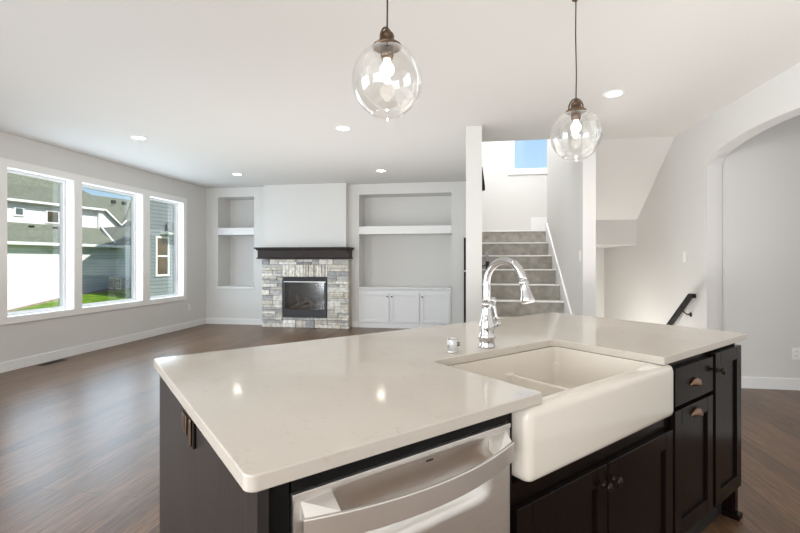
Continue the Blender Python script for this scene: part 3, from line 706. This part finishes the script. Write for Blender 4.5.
# ------------------------------------------------------------------ recessed ceiling lights
def downlight(x, y, label, z=H, e=16, group='round recessed lights in the ceiling'):
    t = thing('recessed_light', label, 'ceiling light', (x, y, z - .006), 0, group)
    MB().lathe([(.066, z - .0005), (.066, z - .004), (.074, z - .007), (.088, z - .005), (.092, z - .0005)], (x, y, 0), N=36, caps=False).build('trim_ring', M['trim'], t)
    MB().lathe([(.0005, z - .0025), (.065, z - .0025)], (x, y, 0), N=32, caps=False).build('lens', M['lamp'], t)
    lo = light('recessed_spot', 'SPOT', (0, 0, 0), e, (1, .92, .80), spot_size=R(125), spot_blend=.8, shadow_soft_size=.06)
    lo.parent = t; lo.location = (0, 0, -.012)
downlight(-3.868, 4.708, 'round recessed light near the left windows, closer of the left pair')
downlight(-1.363, 4.725, 'round recessed light in mid ceiling left of the large glass pendant')
downlight(1.273, 4.10, 'round recessed light right of the smaller pendant, before the stair soffit')
downlight(-3.856, 6.95, 'small far recessed light above the narrow left niche')
downlight(-1.388, 7.03, 'small far recessed light above the wide right niche')
downlight(1.9, 7.7, 'recessed light under the stair landing over the basement steps', 1.507, 6, None)
light('basement_stair_light', 'POINT', (1.6, 6.2, -.8), 85, (1, .97, .93), shadow_soft_size=.3)

# ------------------------------------------------------------------ outdoors
E_, N_ = Vector((.196, .981, 0)), Vector((.981, -.196, 0)); E_.normalize(); N_.normalize()
P0 = Vector((-17.391, 14.334, 0))
HF = Matrix(((E_.x, -N_.x, 0, P0.x), (E_.y, -N_.y, 0, P0.y), (0, 0, 1, 0), (0, 0, 0, 1)))    # x along the facade, y away from us
def gz(k): 
    pts = [(-14, -1.9), (-3, -1.15), (0, -.61), (1.9, -.27), (4.3, -.0), (8, .15), (30, .3)]
    for (a, za_), (b_, zb_) in zip(pts, pts[1:]):
        if k <= b_: return za_ + (zb_ - za_) * (k - a) / (b_ - a)
    return .3
def strip(m_off0, m_off1, dz=0, k0=-14, k1=26):
    mb = MB(); ks = [k0 + (k1 - k0) * i / 40 for i in range(41)]; prev = None
    for k in ks:
        a = HF @ Vector((k, m_off0, gz(k) + dz)); b_ = HF @ Vector((k, m_off1, gz(k) + dz))
        cur = (mb.bm.verts.new(a), mb.bm.verts.new(b_))
        if prev: mb.bm.faces.new((prev[0], cur[0], cur[1], prev[1]))
        prev = cur
    return mb
mb = strip(-40, 14); struct('ground', mb, M['mulch'])
mb = MB(); ks = [-14 + 20 * i / 50 for i in range(51)]; prev = None
for k in ks:                                                        # lawn: stops short of the house in a mulch bed
    edge = -.55 if k < 2.6 else -.55 - (k - 2.6) * .55
    a = HF @ Vector((k, edge, gz(k) + .02)); b_ = HF @ Vector((k, -11.2, gz(k) + .02)); cur = (mb.bm.verts.new(a), mb.bm.verts.new(b_))
    if prev: mb.bm.faces.new((prev[0], cur[0], cur[1], prev[1]))
    prev = cur
tag(mb.build('lawn', M['grass']), 'bright green sloping lawn outside the windows', 'lawn', kind='stuff')

nh = thing('neighbour_house', 'white sided two-level house with grey-green shingle roofs outside the windows', 'house', tuple(HF @ Vector((2, 2, -.3))), 0)
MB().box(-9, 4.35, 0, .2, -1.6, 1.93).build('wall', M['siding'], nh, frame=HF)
MB().box(4.35, 9.5, -1.95, .2, -.3, 1.93).build('wing_wall', M['siding'], nh, frame=HF)
MB().box(-9.2, 4.05, -.34, -.30, 1.90, 2.02).build('gutter', M['fascia'], nh, frame=HF)
mb = MB(); mb.prism([(-9.2, -.32, 1.98), (-9.2, 2.02, 2.93), (-9.2, 2.02, 2.80), (-9.2, -.32, 1.88)], (15.5, 0, 0)); mb.build('lower_roof', M['shingle'], nh, frame=HF)
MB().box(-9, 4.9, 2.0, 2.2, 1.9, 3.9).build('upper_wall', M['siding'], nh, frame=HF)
MB().box(-9.2, 5.15, 1.72, 1.76, 3.80, 3.90).build('gutter', M['fascia'], nh, frame=HF)
mb = MB()                                                           # upper roof, hipped away to the right
V4 = [(-9.2, 1.74, 3.88), (5.1, 1.74, 3.88), (9.6, 5.5, 5.11), (7.1, 5.5, 5.07), (6.54, 5.5, 5.28), (6.0, 6.6, 6.9), (-9.2, 6.6, 6.9)]
lo_ = [mb.bm.verts.new(p) for p in V4]; hi_ = [mb.bm.verts.new((p[0], p[1], p[2] - .12)) for p in V4]
for tri in ((0, 1, 4), (0, 4, 5), (0, 5, 6), (1, 2, 3), (1, 3, 4)): mb.bm.faces.new([lo_[i] for i in tri]); mb.bm.faces.new([hi_[i] for i in tri[::-1]])
for i in range(7): mb.bm.faces.new((lo_[i], lo_[(i + 1) % 7], hi_[(i + 1) % 7], hi_[i]))
mb.build('upper_roof', M['shingle'], nh, frame=HF)
# rake boards, lower right roof and valley side darkened to its shade seen in the middle window
mb = MB(); F5 = [(9.6, 5.5, 5.11), (5.08, 1.74, 3.90), (6.0, 1.74, 3.10), (6.3, 1.74, 3.42), (11, 1.74, 3.42), (12, 5.5, 5.11)]
a_ = [mb.bm.verts.new(p) for p in F5]; b5 = [mb.bm.verts.new((p[0], p[1] + .02, p[2] - .1)) for p in F5]
for i in range(1, 5): mb.bm.faces.new((a_[0], a_[i], a_[i + 1])); mb.bm.faces.new((b5[0], b5[i + 1], b5[i]))
for i in range(6): mb.bm.faces.new((a_[i], a_[(i + 1) % 6], b5[(i + 1) % 6], b5[i]))
mb.build('side_roof', M['shingle'], nh, frame=HF)
MB().tube([(5.1, 1.66, 3.86), (5.95, 1.66, 3.12), (6.22, 1.66, 3.40)], .045, 6).build('rake_board', M['fascia'], nh, frame=HF)
mb = MB(); mb.prism([(4.88, 1.85, 2.80), (4.88, 1.85, 3.86), (5.2, 1.85, 3.84), (6.08, 1.85, 3.06)], (0, .15, 0)); mb.build('gable_wall', M['siding'], nh, frame=HF)
mb = MB(); mb.prism([(4.9, 1.80, 2.93), (5.9, 1.80, 3.08), (6.3, 1.80, 3.42), (10.5, 1.80, 3.42), (10.5, -2.3, 1.98), (4.1, -.02, 1.98)], (0, 0, -.10)); mb.build('wing_roof', M['shingle_dark'], nh, frame=HF)
MB().tube([(4.95, 1.80, 3.0), (4.35, -.05, 2.04)], .045, 6).build('valley_board', M['fascia'], nh, frame=HF)
MB().box(4.05, 4.15, -2.3, -.1, 1.89, 2.0).build('gutter', M['fascia'], nh, frame=HF)
for a, b_, z0, z1 in ((1.36, 1.62, 3.27, 3.53), (2.60, 3.05, 3.05, 3.52)):
    wf = MB().box(a - .07, b_ + .07, 1.95, 1.999, z0 - .07, z1 + .07).build('window', M['fascia'], nh, frame=HF)
    MB().box(a, b_, 1.935, 1.949, z0, z1).build('pane', M['nwin'] if a < 2 else M['nblind'], wf, frame=HF)
for k_ in (6.42, 7.05): MB().box(k_, k_ + .18, 2.9, 3.1, 4.40, 4.58, .02).build('roof_vent', M['black_metal'], nh, frame=HF)
for k_ in (1.6, 2.55): MB().box(k_, k_ + .16, 1.4, 1.55, 2.72, 2.80, .01).build('roof_vent', M['black_metal'], nh, frame=HF)
ac = thing('air_conditioner', 'beige outdoor air conditioning unit beside the neighbouring house wall', 'air conditioner', tuple(HF @ Vector((4.0, -.55, 0))))
for i, (y0, y1) in enumerate(((-.62, -.30), (-1.05, -.70))):
    b2 = MB().box(3.82, 4.22, y0, y1, -.02, .50 - i * .02, .01).build('housing', M['ac'], ac, frame=HF)
    g = MB()
    for j in range(6): g.box(3.812, 3.819, y0 + .03, y1 - .03, .05 + j * .065, .09 + j * .065)
    g.build('grille', M['ac_dark'], b2, frame=HF)

gh = thing('grey_house', 'tall grey sided house with one white window outside the third window', 'house', (-12.8, 17, 0))
QF = Matrix(((E_.x, -N_.x, 0, -12.4), (E_.y, -N_.y, 0, 15.5), (0, 0, 1, 0), (0, 0, 0, 1)))
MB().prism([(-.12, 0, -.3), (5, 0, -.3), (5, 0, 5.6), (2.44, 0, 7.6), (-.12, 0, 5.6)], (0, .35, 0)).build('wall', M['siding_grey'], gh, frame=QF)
MB().box(1.09, 1.17, -.02, -.001, -.2, 5.5).build('corner_trim', M['siding_grey'], gh, frame=QF)
wf = MB(); wall_holes(wf, 'Y', -.05, -.001, .38, 1.02, .65, 2.27, [(.45, .95, .73, 1.44), (.45, .95, 1.50, 2.19)]); wo_ = wf.build('window', M['fascia'], gh, frame=QF)
for z0, z1 in ((.73, 1.44), (1.50, 2.19)): MB().box(.45, .95, -.025, -.015, z0, z1).build('pane', M['nblind'], wo_, frame=QF)
MB().box(.62, 1.3, -.45, -.001, 2.36, 2.46).build('eave', M['fascia'], gh, frame=QF)
mb = MB(); mb.prism([(.60, -.48, 2.46), (1.32, -.48, 2.46), (1.32, -.002, 2.84), (.9, -.002, 2.84)], (0, 0, -.03)); mb.build('awning_roof', M['shingle_dark'], gh, frame=QF)

for o in bpy.data.objects:
    if o.type == 'MESH' and o.get('label') is None and o.parent is None and o.get('kind') is None: print('UNTAGGED', o.name)
